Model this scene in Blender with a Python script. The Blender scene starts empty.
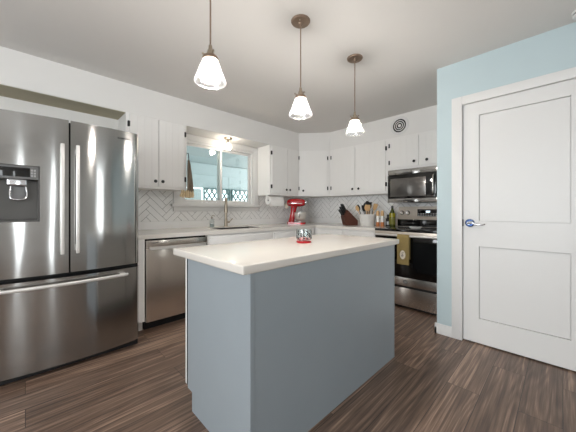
import bpy, bmesh, math, random
from mathutils import Vector, Matrix
R = math.radians
random.seed(7)
SC = bpy.context.scene
COL = SC.collection

# ------------------------------------------------------------------ camera, world, light, exposure
TH = R(45.66)
cam_d = bpy.data.cameras.new('camera'); cam = bpy.data.objects.new('camera', cam_d); COL.objects.link(cam)
cam.location = (0, 0, 1.13)
cam.rotation_euler = (R(90), 0, TH - R(90))
cam_d.sensor_width = 36; cam_d.lens = 268.8 / 576 * 36
cam_d.shift_y = -5.4 / 576
cam_d.clip_start = 0.05
SC.camera = cam
SC.view_settings.view_transform = 'Standard'
SC.view_settings.look = 'None'
SC.view_settings.gamma = 1
SC.view_settings.use_curve_mapping = False
SC.view_settings.exposure = 0.22

world = bpy.data.worlds.new('sky'); SC.world = world
world.use_nodes = True
bg = world.node_tree.nodes['Background']
bg.inputs[0].default_value = (0.90, 0.96, 1.0, 1); bg.inputs[1].default_value = 3.6

def area(name, loc, rot, sx, sy, power, col):
    l = bpy.data.lights.new(name, 'AREA'); l.shape = 'RECTANGLE'; l.size = sx; l.size_y = sy
    l.energy = power; l.color = col
    o = bpy.data.objects.new(name, l); COL.objects.link(o); o.location = loc; o.rotation_euler = rot
    return o
# daylight entering through the big windows behind the camera
area('daylight_window_west', (-2.78, 0.35, 1.35), (R(90), 0, R(-90)), 2.4, 1.6, 82, (0.93, 0.97, 1.0))
for nm_, x_, z_, w_, h_, p_ in (('daylight_narrow_window', -1.22, 1.25, .30, 1.9, 5), ('daylight_sidelight', -.03, 1.1, .14, 1.9, 2.6), ('daylight_glass_door', 2.17, 1.1,   .22, 1.85, 3.6)):
    area(nm_, (x_, -2.84, z_), (R(90), 0, 0), w_, h_, p_, (0.93, 0.98, 0.98))

# ------------------------------------------------------------------ materials
def lin(c):
    return tuple(((x/255)/12.92 if x/255 <= 0.04045 else ((x/255+0.055)/1.055)**2.4) for x in c) + (1,)
def mat(name, rgb, rough=0.5, metal=0.0, noise=0.04, nscale=6.0, bump=0.0, bscale=80.0, spec=0.5, coat=0.0, stretch=(1,1,1)):
    m = bpy.data.materials.new(name); m.use_nodes = True
    nt = m.node_tree; b = nt.nodes['Principled BSDF']
    b.inputs['Roughness'].default_value = rough; b.inputs['Metallic'].default_value = metal
    b.inputs['Specular IOR Level'].default_value = spec
    b.inputs['Coat Weight'].default_value = coat
    tc = nt.nodes.new('ShaderNodeTexCoord'); mp = nt.nodes.new('ShaderNodeMapping')
    mp.inputs['Scale'].default_value = stretch
    nt.links.new(tc.outputs['Object'], mp.inputs[0])
    n = nt.nodes.new('ShaderNodeTexNoise'); n.inputs['Scale'].default_value = nscale; n.inputs['Detail'].default_value = 4
    nt.links.new(mp.outputs[0], n.inputs['Vector'])
    c = lin(rgb)
    mx = nt.nodes.new('ShaderNodeMix'); mx.data_type = 'RGBA'
    mx.inputs[6].default_value = tuple(x*(1-noise) for x in c[:3]) + (1,)
    mx.inputs[7].default_value = tuple(min(1, x*(1+noise)) for x in c[:3]) + (1,)
    nt.links.new(n.outputs[0], mx.inputs[0]); nt.links.new(mx.outputs[2], b.inputs['Base Color'])
    if bump:
        n2 = nt.nodes.new('ShaderNodeTexNoise'); n2.inputs['Scale'].default_value = bscale
        nt.links.new(mp.outputs[0], n2.inputs['Vector'])
        bp = nt.nodes.new('ShaderNodeBump'); bp.inputs['Strength'].default_value = bump; bp.inputs['Distance'].default_value = 0.002
        nt.links.new(n2.outputs[0], bp.inputs['Height']); nt.links.new(bp.outputs[0], b.inputs['Normal'])
    return m
def steel(name, rgb, rough, aniso=0.75, rot=0.25, noise=0.06, wobble=0):
    m = mat(name, rgb, rough, 1.0, noise, 3.0, stretch=(0.6, 0.6, 60))
    nt = m.node_tree; b = nt.nodes['Principled BSDF']
    if aniso:
        t = nt.nodes.new('ShaderNodeTangent'); t.direction_type = 'RADIAL'; t.axis = 'Z'
        nt.links.new(t.outputs[0], b.inputs['Tangent'])
        if wobble:      # slight unevenness of the sheet metal
            g = nt.nodes.new('ShaderNodeTexCoord'); mq = nt.nodes.new('ShaderNodeMapping'); mq.inputs['Scale'].default_value = (7, 7, 1.3)
            w = nt.nodes.new('ShaderNodeTexNoise'); w.inputs['Scale'].default_value = 1.0; w.inputs['Detail'].default_value = 1
            nt.links.new(g.outputs['Object'], mq.inputs[0]); nt.links.new(mq.outputs[0], w.inputs['Vector'])
            bp = nt.nodes.new('ShaderNodeBump'); bp.inputs['Strength'].default_value = 1; bp.inputs['Distance'].default_value = 0.006*wobble
            nt.links.new(w.outputs[0], bp.inputs['Height']); nt.links.new(bp.outputs[0], b.inputs['Normal'])
        b.inputs['Anisotropic'].default_value = aniso; b.inputs['Anisotropic Rotation'].default_value = rot
    return m
def emit(name, rgb, s):
    m = bpy.data.materials.new(name); m.use_nodes = True; nt = m.node_tree
    nt.nodes.remove(nt.nodes['Principled BSDF'])
    e = nt.nodes.new('ShaderNodeEmission'); e.inputs[0].default_value = rgb + (1,); e.inputs[1].default_value = s
    n = nt.nodes['Material Output']; nt.links.new(e.outputs[0], n.inputs[0]); return m
def glass(name, tint=(1,1,1), refl=0.10, diffuse=0.0, rough=0.02):
    m = bpy.data.materials.new(name); m.use_nodes = True; nt = m.node_tree
    nt.nodes.remove(nt.nodes['Principled BSDF']); out = nt.nodes['Material Output']
    t = nt.nodes.new('ShaderNodeBsdfTransparent'); t.inputs[0].default_value = tint + (1,)
    g = nt.nodes.new('ShaderNodeBsdfGlossy'); g.inputs['Roughness'].default_value = rough
    lw = nt.nodes.new('ShaderNodeLayerWeight'); lw.inputs[0].default_value = 0.25
    mr = nt.nodes.new('ShaderNodeMapRange'); mr.inputs[3].default_value = refl; mr.inputs[4].default_value = 0.8
    nt.links.new(lw.outputs['Facing'], mr.inputs[0])
    mx = nt.nodes.new('ShaderNodeMixShader'); nt.links.new(mr.outputs[0], mx.inputs[0])
    nt.links.new(t.outputs[0], mx.inputs[1]); nt.links.new(g.outputs[0], mx.inputs[2])
    last = mx
    if diffuse:
        d = nt.nodes.new('ShaderNodeBsdfTranslucent'); d.inputs[0].default_value = (0.95, 0.95, 0.95, 1)
        m2 = nt.nodes.new('ShaderNodeMixShader'); m2.inputs[0].default_value = diffuse
        nt.links.new(last.outputs[0], m2.inputs[1]); nt.links.new(d.outputs[0], m2.inputs[2]); last = m2
    nt.links.new(last.outputs[0], out.inputs[0]); return m

def floor_mat():
    m = bpy.data.materials.new('floor_planks'); m.use_nodes = True; nt = m.node_tree; N = nt.nodes; L = nt.links
    b = N['Principled BSDF']
    tc = N.new('ShaderNodeTexCoord')
    br = N.new('ShaderNodeTexBrick'); br.offset = 0.37; br.squash = 1
    br.inputs['Scale'].default_value = 1; br.inputs['Brick Width'].default_value = 1.22; br.inputs['Row Height'].default_value = 0.178
    br.inputs['Mortar Size'].default_value = 0.0016; br.inputs['Mortar Smooth'].default_value = 0.2; br.inputs['Bias'].default_value = 0
    br.inputs['Color1'].default_value = (0, 0, 0, 1); br.inputs['Color2'].default_value = (1, 1, 1, 1); br.inputs['Mortar'].default_value = (0.5, 0.5, 0.5, 1)
    L.new(tc.outputs['Object'], br.inputs['Vector'])
    # shift the grain from plank to plank
    sc = N.new('ShaderNodeVectorMath'); sc.operation = 'SCALE'; sc.inputs['Scale'].default_value = 13.7
    L.new(br.outputs['Color'], sc.inputs[0])
    ad = N.new('ShaderNodeVectorMath'); ad.operation = 'ADD'; L.new(tc.outputs['Object'], ad.inputs[0]); L.new(sc.outputs[0], ad.inputs[1])
    mp = N.new('ShaderNodeMapping'); mp.inputs['Scale'].default_value = (0.9, 34, 1); L.new(ad.outputs[0], mp.inputs[0])
    n1 = N.new('ShaderNodeTexNoise'); n1.inputs['Scale'].default_value = 1.7; n1.inputs['Detail'].default_value = 8; n1.inputs['Roughness'].default_value = 0.62; n1.inputs['Distortion'].default_value = 0.25
    L.new(mp.outputs[0], n1.inputs['Vector'])
    mp2 = N.new('ShaderNodeMapping'); mp2.inputs['Scale'].default_value = (0.7, 8.0, 1); L.new(ad.outputs[0], mp2.inputs[0])
    wv = N.new('ShaderNodeTexNoise'); wv.inputs['Scale'].default_value = 1.1; wv.inputs['Detail'].default_value = 1; L.new(mp2.outputs[0], wv.inputs['Vector'])
    mu = N.new('ShaderNodeMath'); mu.operation = 'MULTIPLY'; mu.inputs[1].default_value = 70; L.new(wv.outputs[0], mu.inputs[0])
    sn = N.new('ShaderNodeMath'); sn.operation = 'SINE'; L.new(mu.outputs[0], sn.inputs[0])
    mr = N.new('ShaderNodeMapRange'); mr.inputs[1].default_value = -1; mr.inputs[2].default_value = 1; mr.inputs[3].default_value = 0; mr.inputs[4].default_value = 0.10
    L.new(sn.outputs[0], mr.inputs[0])
    a1 = N.new('ShaderNodeMath'); a1.operation = 'ADD'; L.new(n1.outputs[0], a1.inputs[0]); L.new(mr.outputs[0], a1.inputs[1])
    mp3 = N.new('ShaderNodeMapping'); mp3.inputs['Scale'].default_value = (4, 150, 1); L.new(ad.outputs[0], mp3.inputs[0])
    n3 = N.new('ShaderNodeTexNoise'); n3.inputs['Scale'].default_value = 1; n3.inputs['Detail'].default_value = 3; L.new(mp3.outputs[0], n3.inputs['Vector'])
    a2 = N.new('ShaderNodeMath'); a2.operation = 'MULTIPLY_ADD'; a2.inputs[1].default_value = 0.30; L.new(n3.outputs[0], a2.inputs[0]); L.new(a1.outputs[0], a2.inputs[2])
    bwm = N.new('ShaderNodeMath'); bwm.operation = 'MULTIPLY_ADD'; bwm.inputs[1].default_value = 0.12; L.new(br.outputs['Color'], bwm.inputs[0]); L.new(a2.outputs[0], bwm.inputs[2])
    cr = N.new('ShaderNodeValToRGB'); e = cr.color_ramp.elements
    e[0].position = 0.46; e[0].color = lin((60, 46, 38)); e[1].position = 0.97; e[1].color = lin((160, 134, 115))
    x = e.new(0.68); x.color = lin((93, 74, 62)); x = e.new(0.81); x.color = lin((116, 94, 80))
    L.new(bwm.outputs[0], cr.inputs[0])
    dk = N.new('ShaderNodeMix'); dk.data_type = 'RGBA'; dk.inputs[7].default_value = lin((38, 30, 26))
    L.new(br.outputs['Fac'], dk.inputs[0]); L.new(cr.outputs[0], dk.inputs[6])
    L.new(dk.outputs[2], b.inputs['Base Color'])
    b.inputs['Roughness'].default_value = 0.36
    bp = N.new('ShaderNodeBump'); bp.inputs['Strength'].default_value = 0.12; bp.inputs['Distance'].default_value = 0.003
    L.new(a2.outputs[0], bp.inputs['Height']); L.new(bp.outputs[0], b.inputs['Normal'])
    return m

M = dict(
 white=mat('white_cabinet_paint', (236, 234, 231), 0.42, noise=0.015),
 wall=mat('white_wall_paint', (230, 228, 225), 0.7, noise=0.012, bump=0.05, bscale=140),
 ceil=mat('ceiling_paint', (220, 217, 213), 0.85, noise=0.012, bump=0.08, bscale=120),
 teal=mat('pale_blue_wall_paint', (186, 202, 206), 0.65, noise=0.015, bump=0.06, bscale=140),
 raw=mat('beige_primer', (178, 170, 146), 0.8, noise=0.05),
 trim=mat('white_trim_paint', (222, 221, 219), 0.38, noise=0.01),
 island=mat('slate_blue_paint', (142, 150, 155), 0.36, noise=0.03, bump=0.05, bscale=60),
 quartz=mat('white_quartz', (226, 221, 214), 0.18, noise=0.025, nscale=9, spec=0.55),
 tile=mat('white_glazed_tile', (240, 239, 237), 0.16, noise=0.03, nscale=4),
 grout=mat('grey_grout', (128, 125, 122), 0.9, noise=0.05),
 black=mat('black_metal', (20, 18, 18), 0.45, 0.0),
 blackpl=mat('black_plastic', (18, 18, 19), 0.35),
 dark=mat('dark_cavity', (14, 14, 15), 0.7),
 blackglass=mat('black_glass', (10, 10, 11), 0.06, spec=0.6),
 steel=steel('brushed_steel', (172, 171, 169), 0.13, 0.9, wobble=.33),
 steelwarm=steel('pale_brushed_steel', (214, 206, 198), 0.22, 0.85, wobble=.2),
 handle=mat('satin_steel_bar', (228, 225, 221), 0.34, 0.7),
 steelfine=steel('stainless_trim', (208, 203, 197), 0.24, 0.6),
 champagne=mat('champagne_steel', (206, 196, 184), 0.38, 0.65),
 chrome=mat('polished_chrome', (225, 225, 228), 0.12, 1.0),
 nickel=mat('brushed_nickel', (168, 156, 140), 0.3, 1.0),
 bronze=mat('aged_bronze', (150, 130, 114), 0.42, 0.85, noise=0.12, nscale=30),
 bluechrome=mat('blue_tinted_chrome', (70, 92, 135), 0.14, 1.0),
 greypl=mat('grey_plastic', (110, 110, 110), 0.4),
 silverpl=mat('silver_plastic', (175, 175, 174), 0.28, 0.7),
 body=mat('dark_grey_enamel', (62, 62, 64), 0.5),
 red=mat('red_enamel', (178, 14, 24), 0.14, coat=0.6),
 redwax=mat('red_base', (190, 26, 40), 0.3),
 cream=mat('cream_ceramic', (235, 228, 212), 0.3),
 crock=mat('white_ceramic', (236, 234, 230), 0.22),
 wood=mat('brown_wood', (88, 48, 34), 0.5, noise=0.3, nscale=8, stretch=(1, 1, 8)),
 lightwood=mat('light_wood', (214, 174, 124), 0.55, noise=0.18, nscale=10, stretch=(1, 1, 6)),
 paper=mat('white_paper', (240, 238, 235), 0.9, bump=0.15, bscale=160),
 towel=mat('olive_green_cloth', (150, 131, 84), 0.95, noise=0.12, nscale=40, bump=0.5, bscale=400),
 oil=mat('olive_oil', (150, 140, 20), 0.12, noise=0.1),
 oliveglass=mat('dark_green_glass', (62, 68, 22), 0.1, noise=0.1),
 amber=mat('amber_spice', (186, 112, 58), 0.4, noise=0.15, nscale=60),
 print_=mat('dark_print', (60, 50, 44), 0.7),
 sage=mat('porch_blue_paint', (203, 212, 212), 0.7, noise=0.02),
 fence=mat('teal_grey_wood', (96, 122, 120), 0.8, noise=0.1),
 soil=mat('pale_concrete', (150, 150, 146), 0.9, noise=0.1),
 knitgrey=mat('striped_knit', (112, 100, 86), 0.95, noise=0.95, nscale=14, stretch=(9, 9, 0.6), bump=0.4, bscale=200),
 fringe=mat('cream_yarn', (206, 184, 148), 0.95, noise=0.3, nscale=60, bump=0.5, bscale=200),
 bulb=emit('lit_bulb', (1.0, 0.94, 0.86), 22),
 glow=emit('lit_frosted_glass', (1.0, 0.90, 0.76), 20),
 display=emit('lit_display', (0.75, 0.9, 1.0), 1.6),
 shade=glass('ribbed_clear_glass', (0.95, 0.95, 0.95), 0.10, 0.12, 0.06),
 pane=glass('window_glass', (0.90, 0.945, 0.94), 0.09),
 clear=glass('clear_glass', (0.92, 0.95, 0.95), 0.10),
 floor=floor_mat(),
)

# ------------------------------------------------------------------ mesh helpers
def FR(O, u, n):
    O = Vector(O); u = Vector(u).normalized(); n = Vector(n).normalized()
    return Matrix(((u.x, n.x, 0, O.x), (u.y, n.y, 0, O.y), (u.z, n.z, 1, O.z), (0, 0, 0, 1)))
W = {}
class MB:
    def __init__(s, M=None): s.bm = bmesh.new(); s.M = M or Matrix()
    def _add(s, t, bev=0, seg=2, xf=None):
        if bev:
            bmesh.ops.bevel(t, geom=[e for e in t.edges if len(e.link_faces) == 2 and e.calc_face_angle(0) > 0.5], offset=bev, segments=seg, profile=0.6, affect='EDGES', clamp_overlap=True)
        if xf is not None: t.transform(xf)
        t.transform(s.M)
        me = bpy.data.meshes.new('t'); t.to_mesh(me); t.free(); s.bm.from_mesh(me); bpy.data.meshes.remove(me)
        return s
    def box(s, a, b, bev=0, seg=2, xf=None):
        t = bmesh.new(); bmesh.ops.create_cube(t, size=1)
        for v in t.verts: v.co = Vector([(a[i]+b[i])/2 + v.co[i]*(b[i]-a[i]) for i in range(3)])
        return s._add(t, bev, seg, xf)
    def prism(s, poly, z0, z1, bev=0, seg=2, xf=None):
        t = bmesh.new()
        lo = [t.verts.new((p[0], p[1], z0)) for p in poly]; hi = [t.verts.new((p[0], p[1], z1)) for p in poly]
        n = len(poly)
        for i in range(n): t.faces.new((lo[i], lo[(i+1) % n], hi[(i+1) % n], hi[i]))
        t.faces.new(lo[::-1]); t.faces.new(hi)
        return s._add(t, bev, seg, xf)
    def loft(s, rings, cap=True, closed=False, xf=None):
        t = bmesh.new(); vs = [[t.verts.new(p) for p in r] for r in rings]; n = len(rings[0])
        rr = list(range(len(vs)-1)) + ([len(vs)-1] if closed else [])
        for k in rr:
            a = vs[k]; b = vs[(k+1) % len(vs)]
            for i in range(n): t.faces.new((a[i], a[(i+1) % n], b[(i+1) % n], b[i]))
        if cap and not closed: t.faces.new(vs[0][::-1]); t.faces.new(vs[-1])
        return s._add(t, xf=xf)
    def lathe(s, prof, c=(0, 0, 0), seg=28, cap=True, xf=None, rib=0, nrib=0):
        c = Vector(c); rings = []
        for r, z in prof:
            ring = []
            for i in range(seg):
                a = 2*math.pi*i/seg; q = r*(1 + (rib*math.cos(nrib*a) if rib else 0))
                ring.append(c + Vector((q*math.cos(a), q*math.sin(a), z)))
            rings.append(ring)
        return s.loft(rings, cap, xf=xf)
    def cyl(s, p0, p1, r, seg=18, r1=None, xf=None):
        p0 = Vector(p0); p1 = Vector(p1); d = (p1-p0).normalized()
        e1 = d.orthogonal().normalized(); e2 = d.cross(e1); r1 = r if r1 is None else r1
        ring = lambda c, q: [c + e1*q*math.cos(2*math.pi*i/seg) + e2*q*math.sin(2*math.pi*i/seg) for i in range(seg)]
        return s.loft([ring(p0, r), ring(p1, r1)], xf=xf)
    def tube(s, pts, r, seg=12, sub=6, xf=None):
        pts = [Vector(p) for p in pts]
        if sub > 1 and len(pts) > 2:                      # Catmull-Rom
            q = []; P = [pts[0]*2-pts[1]] + pts + [pts[-1]*2-pts[-2]]
            for i in range(1, len(P)-2):
                for k in range(sub):
                    t = k/sub; a, b, c, d = P[i-1:i+3]
                    q.append(0.5*((2*b) + (c-a)*t + (2*a-5*b+4*c-d)*t*t + (3*b-a-3*c+d)*t**3))
            q.append(pts[-1]); pts = q
        rings = []; e = None
        for i, p in enumerate(pts):
            d = (pts[min(i+1, len(pts)-1)] - pts[max(i-1, 0)]).normalized()
            e = (d.orthogonal() if e is None else e - d*e.dot(d)).normalized(); f = d.cross(e)
            rr = r(i/(len(pts)-1)) if callable(r) else r
            rings.append([p + e*rr*math.cos(2*math.pi*k/seg) + f*rr*math.sin(2*math.pi*k/seg) for k in range(seg)])
        return s.loft(rings, xf=xf)
    def ball(s, c, r, sc=(1, 1, 1), xf=None, seg=16):
        t = bmesh.new(); bmesh.ops.create_uvsphere(t, u_segments=seg, v_segments=seg//2+2, radius=r)
        for v in t.verts: v.co = Vector(c) + Vector([v.co[i]*sc[i] for i in range(3)])
        return s._add(t, xf=xf)
    def build(s, name, m, parent=None, smooth=40):
        bmesh.ops.recalc_face_normals(s.bm, faces=s.bm.faces)
        off = W.get(parent.name, Vector()) if parent else Vector()
        if parent: s.bm.transform(Matrix.Translation(-off))
        me = bpy.data.meshes.new(name); s.bm.to_mesh(me); s.bm.free()
        me.materials.append(M[m] if isinstance(m, str) else m)
        if smooth:
            for p in me.polygons: p.use_smooth = True
            me.set_sharp_from_angle(angle=R(smooth))
        o = bpy.data.objects.new(name, me); COL.objects.link(o)
        if parent: o.parent = parent
        W[o.name] = off
        return o
def ell(c, e1, e2, a, b, n=20, p=2.0):
    c = Vector(c); e1 = Vector(e1); e2 = Vector(e2); out = []
    for i in range(n):
        t = 2*math.pi*i/n; x = math.cos(t); y = math.sin(t)
        out.append(c + e1*a*math.copysign(abs(x)**(2/p), x) + e2*b*math.copysign(abs(y)**(2/p), y))
    return out
def thing(name, label, cat, loc=(0, 0, 0), group=None):
    o = bpy.data.objects.new(name, None); COL.objects.link(o); o.location = loc; o.empty_display_size = 0.1
    o['label'] = label; o['category'] = cat
    if group: o['group'] = group
    W[o.name] = Vector(loc); return o
def tag(o, label, cat, group=None, kind=None):
    o['label'] = label; o['category'] = cat
    if group: o['group'] = group
    if kind: o['kind'] = kind
    # a single mesh thing: move its origin to its base
    vs = [v.co for v in o.data.vertices]
    c = Vector(((min(v.x for v in vs)+max(v.x for v in vs))/2, (min(v.y for v in vs)+max(v.y for v in vs))/2, min(v.z for v in vs)))
    o.data.transform(Matrix.Translation(-c)); o.location = c; W[o.name] = c
    return o
def struct(o): o['kind'] = 'structure'; return o
def copy_tree(o, parent=None):
    c = o.copy(); COL.objects.link(c); c.parent = parent
    for ch in list(o.children): copy_tree(ch, c)
    return c
def letters(txt, size, xf, depth=0.0006, bold=0.0):
    cu = bpy.data.curves.new('t', 'FONT'); cu.body = txt; cu.size = size; cu.extrude = depth; cu.offset = bold; cu.align_x = 'CENTER'; cu.align_y = 'CENTER'
    o = bpy.data.objects.new('t', cu); COL.objects.link(o)
    dg = bpy.context.evaluated_depsgraph_get(); me = bpy.data.meshes.new_from_object(o.evaluated_get(dg))
    bpy.data.objects.remove(o); b = MB(); me.transform(xf); b.bm.from_mesh(me); bpy.data.meshes.remove(me); return b
def facing(O, u, n):      # text lying in the plane (u, Z) and looking along n
    u = Vector(u).normalized(); n = Vector(n).normalized(); O = Vector(O)
    return Matrix(((u.x, 0, n.x, O.x), (u.y, 0, n.y, O.y), (u.z, 1, n.z, O.z), (0, 0, 0, 1)))

# ------------------------------------------------------------------ layout constants
YA, YU = 3.45, 3.13            # wall behind the sink; face of its upper cabinets and soffit
XB, XU = 3.93, 3.65            # wall behind the range; face of its upper cabinets and soffit
XD, YE = 2.73, 0.817           # door wall plane and its free end
CZ, ZC, ZS = 0.905, 2.44, 2.14 # worktop, ceiling, soffit underside
YF, XF = 2.70, 3.235            # worktop front edges
DP, DQ = (3.31, YU), (XU, 2.73)   # the diagonal corner face
X0, Y0 = -2.7, -2.7            # walls behind the camera
UA, NA = (1, 0, 0), (0, -1, 0)
UB, NB = (0, -1, 0), (-1, 0, 0)
ud = Vector((DQ[0]-DP[0], DQ[1]-DP[1], 0)).normalized(); nd = Vector((ud.y, -ud.x, 0))
if nd.x > 0: nd = -nd

# ------------------------------------------------------------------ the room
struct(MB().box((X0-.15, Y0-.15, -.1), (XB+.15, YA+.15, 0)).build('floor', 'floor'))
c = MB().box((X0-.15, Y0-.15, ZC), (XB+.15, YA+.15, ZC+.1))
c.prism([(-.02, ZC), (.02, ZC), (0, ZC-.0012)], 0, 1, xf=Matrix(((0, 0, XD-X0, X0), (1, 0, 0, 1.25), (0, 1, 0, 0), (0, 0, 0, 1))))
struct(c.build('ceiling', 'ceil', smooth=0))
WX0, WX1, WZ0, WZ1 = 1.44, 2.605, 1.215, 2.058      # window opening
w = MB()
w.box((X0-.15, YA, 0), (WX0, YA+.15, ZC)); w.box((WX1, YA, 0), (XB+.15, YA+.15, ZC))
w.box((WX0, YA, 0), (WX1, YA+.15, WZ0)); w.box((WX0, YA, WZ1), (WX1, YA+.15, ZC))
struct(w.build('wall_left', 'wall', smooth=0))
struct(MB().box((XB, YE, 0), (XB+.15, YA, ZC)).build('wall_back', 'wall', smooth=0))
DY0, DY1, DZ = -.165, 0.622, 2.058                # door opening
w = MB()
w.box((XD, DY1, 0), (XD+.12, YE, ZC)); w.box((XD, DY0, DZ), (XD+.12, DY1, ZC)); w.box((XD, Y0-.15, 0), (XD+.12, DY0, ZC))
w.box((XD+.12, YE-.12, 0), (XB+.15, YE, ZC))
struct(w.build('wall_right', 'teal', smooth=0))
# walls behind the camera with the big windows
w = MB()
w.box((X0-.15, Y0, 0), (X0, YA, .55)); w.box((X0-.15, Y0, 2.15), (X0, YA, ZC)); w.box((X0-.15, Y0, .55), (X0, -.9, 2.15)); w.box((X0-.15, 1.6, .55), (X0, YA, 2.15))
struct(w.build('wall_west', 'wall', smooth=0))
w = MB()
for a, b in [(X0-.15, -1.40), (-1.04, -.13), (.07, 2.03), (2.31, XD)]: w.box((a, Y0-.15, 0), (b, Y0, ZC))
for a, b in [(-1.40, -1.04), (-.13, .07), (2.03, 2.31)]: w.box((a, Y0-.15, 0), (b, Y0, .12)); w.box((a, Y0-.15, 2.12), (b, Y0, ZC))
struct(w.build('wall_south', 'wall', smooth=0))
def back_window(name, frame, pts):
    f = MB()
    for a, b in pts: f.box(a, b, .004)
    return struct(f.build(name, 'trim'))
back_window('window_2', None, [((X0-.06, -.9, .55), (X0+.02, -.82, 2.15)), ((X0-.06, 1.52, .55), (X0+.02, 1.6, 2.15)), ((X0-.06, -.82, .55), (X0+.02, 1.52, .62)),
    ((X0-.06, -.82, 2.08), (X0+.02, 1.52, 2.15)), ((X0-.06, .31, .62), (X0+.0, .39, 2.08))])
for nm_, a, b in (('window_3', -1.40, -1.04), ('window_4', -.13, .07), ('door_2', 2.03, 2.31)):
    back_window(nm_, None, [((a-.06, Y0-.001, .06), (a+.02, Y0+.02, 2.18)), ((b-.02, Y0-.001, .06), (b+.06, Y0+.02, 2.18)), ((a+.02, Y0-.001, .06), (b-.02, Y0+.02, .14)), ((a+.02, Y0-.001, 2.10), (b-.02, Y0+.02, 2.18))])

# soffit that runs above the cabinets and wraps the corner
so = MB()
poly = [(X0, YA), (X0, YU), DP, DQ, (XU, YE), (XB, YE), (XB, YA)]
so.prism(poly, ZS, ZC)
soffit = struct(so.build('trim_1', 'wall', smooth=0))
# unpainted underside over the refrigerator
struct(MB().box((-1.2, YU+.012, ZS-.004), (.735, YA-.001, ZS-.0002)).build('trim_2', 'raw', smooth=0))

# ------------------------------------------------------------------ window over the sink
wi = bpy.data.objects.new('window_1', None); COL.objects.link(wi); wi.location = (2.0, YA, WZ0); W['window_1'] = Vector(wi.location); wi['kind'] = 'structure'
f = MB()
cw = .105
f.box((WX1-.005, YA-.022, WZ0-.03), (WX1+.075, YA, WZ1+.074), .004); f.box((WX0-cw, YA-.022, WZ0-.03), (WX0+.005, YA, WZ1+.074), .004)
f.box((WX0-cw, YA-.024, WZ1-.005), (WX1+.075, YA, WZ1+.075), .004)
f.build('casing', 'trim', wi)
f = MB().box((WX0-cw-.03, YA-.06, WZ0-.035), (WX1+.095, YA+.02, WZ0), .006); f.box((WX0-cw, YA-.02, WZ0-.095), (WX1+.075, YA, WZ0-.036), .004)
f.build('sill', 'trim', wi)
f = MB()   # jamb lining
f.box((WX0, YA, WZ0), (WX0+.03, YA+.13, WZ1)); f.box((WX1-.03, YA, WZ0), (WX1, YA+.13, WZ1)); f.box((WX0+.03, YA, WZ1-.03), (WX1-.03, YA+.13, WZ1)); f.box((WX0+.03, YA, WZ0), (WX1-.03, YA+.13, WZ0+.03))
f.build('jamb', 'trim', wi)
def sash(x0, x1, y, nm):
    f = MB(); b = .032
    z0, z1 = WZ0+.032, WZ1-.032
    f.box((x0, y, z0), (x0+b, y+.028, z1), .003); f.box((x1-b, y, z0), (x1, y+.028, z1), .003); f.box((x0+b, y, z0), (x1-b, y+.028, z0+b), .003); f.box((x0+b, y, z1-b), (x1-b, y+.028, z1), .003)
    s = f.build(nm, 'trim', wi)
    MB().box((x0+b-.004, y+.011, z0+b-.004), (x1-b+.004, y+.016, z1-b+.004)).build('pane', 'pane', s, smooth=0)
    return s
sash(WX0+.03, 2.05, YA+.02, 'sash'); sash(2.0, WX1-.03, YA+.055, 'sash')

# porch seen through the window
g = struct(MB().box((-3, YA+.15, -.35), (8, 9, -.25)).build('porch_ground', 'soil'))
pr = MB(); pr.prism([(YA+.16, 2.62), (YA+.16, 2.70), (6.6, 2.36), (6.6, 2.28)], 0, 1, xf=Matrix(((0, 0, 9, -2.2), (1, 0, 0, 0), (0, 1, 0, 0), (0, 0, 0, 1))))
struct(pr.build('porch_roof', 'sage', smooth=0))
bt = thing('porch_beam', 'pale blue porch beam seen through the sink window', 'beam', (2.5, 6.3, 2.0))
MB().box((-2.2, 6.24, 2.02), (6.8, 6.36, 2.30), .006).build('header', 'sage', bt)
MB().box((-2.2, 6.21, -.2), (3.10, 6.235, 1.66), .004).build('panel', 'sage', bt)
MB().box((4.52, 6.21, -.2), (6.8, 6.235, 1.69), .004).build('panel', 'sage', bt)
for x in (1.3, 2.45, 3.93, 5.7):
    MB().box((x-.045, 6.25, -.25), (x+.045, 6.35, 2.03), .004).build('post', 'sage', bt)
MB().box((-2.2, 6.26, 1.70), (6.8, 6.34, 2.02), .004).build('rail_panel', 'sage', bt)
def lattice(x0, x1, z0, z1, y, label):
    b = MB(); s = .125; wd = .034
    def clipbar(p, d):
        # clip an infinite strip centre line to the rectangle
        t0, t1 = -9, 9
        for k, (lo, hi) in enumerate(((x0, x1), (z0, z1))):
            a, c = (lo-p[k])/d[k], (hi-p[k])/d[k]
            t0 = max(t0, min(a, c)); t1 = min(t1, max(a, c))
        return t0, t1
    for sgn, yy in ((1, 0), (-1, .012)):
        n = int((x1-x0 + z1-z0)/s) + 2
        for k in range(-n, n):
            p = ((x0+x1)/2 + k*s*1.15, (z0+z1)/2); d = (.56, .83*sgn)
            t0, t1 = clipbar(p, d)
            if t1 - t0 < .05: continue
            a = Vector((p[0]+d[0]*t0, 0, p[1]+d[1]*t0)); c = Vector((p[0]+d[0]*t1, 0, p[1]+d[1]*t1))
            nn = Vector((-d[1], 0, d[0]))*wd/2
            b.loft([[Vector((q.x, y+yy, q.z)) for q in (a-nn, a+nn, c+nn, c-nn)], [Vector((q.x, y+yy+.010, q.z)) for q in (a-nn, a+nn, c+nn, c-nn)]])
    for (a, c) in (((x0-.03, z0-.03), (x1+.03, z0)), ((x0-.03, z1), (x1+.03, z1+.03)), ((x0-.03, z0), (x0, z1)), ((x1, z0), (x1+.03, z1))):
        b.box((a[0], y-.005, a[1]), (c[0], y+.03, c[1]))
    return tag(b.build('lattice_screen', 'fence', smooth=0), label, 'lattice')
lattice(3.18, 3.87, .3, 1.67, 6.205, 'diamond lattice screen left of centre beyond the sink window')
lattice(3.99, 4.47, .3, 1.67, 6.205, 'diamond lattice screen seen through the right pane of the sink window')

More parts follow.
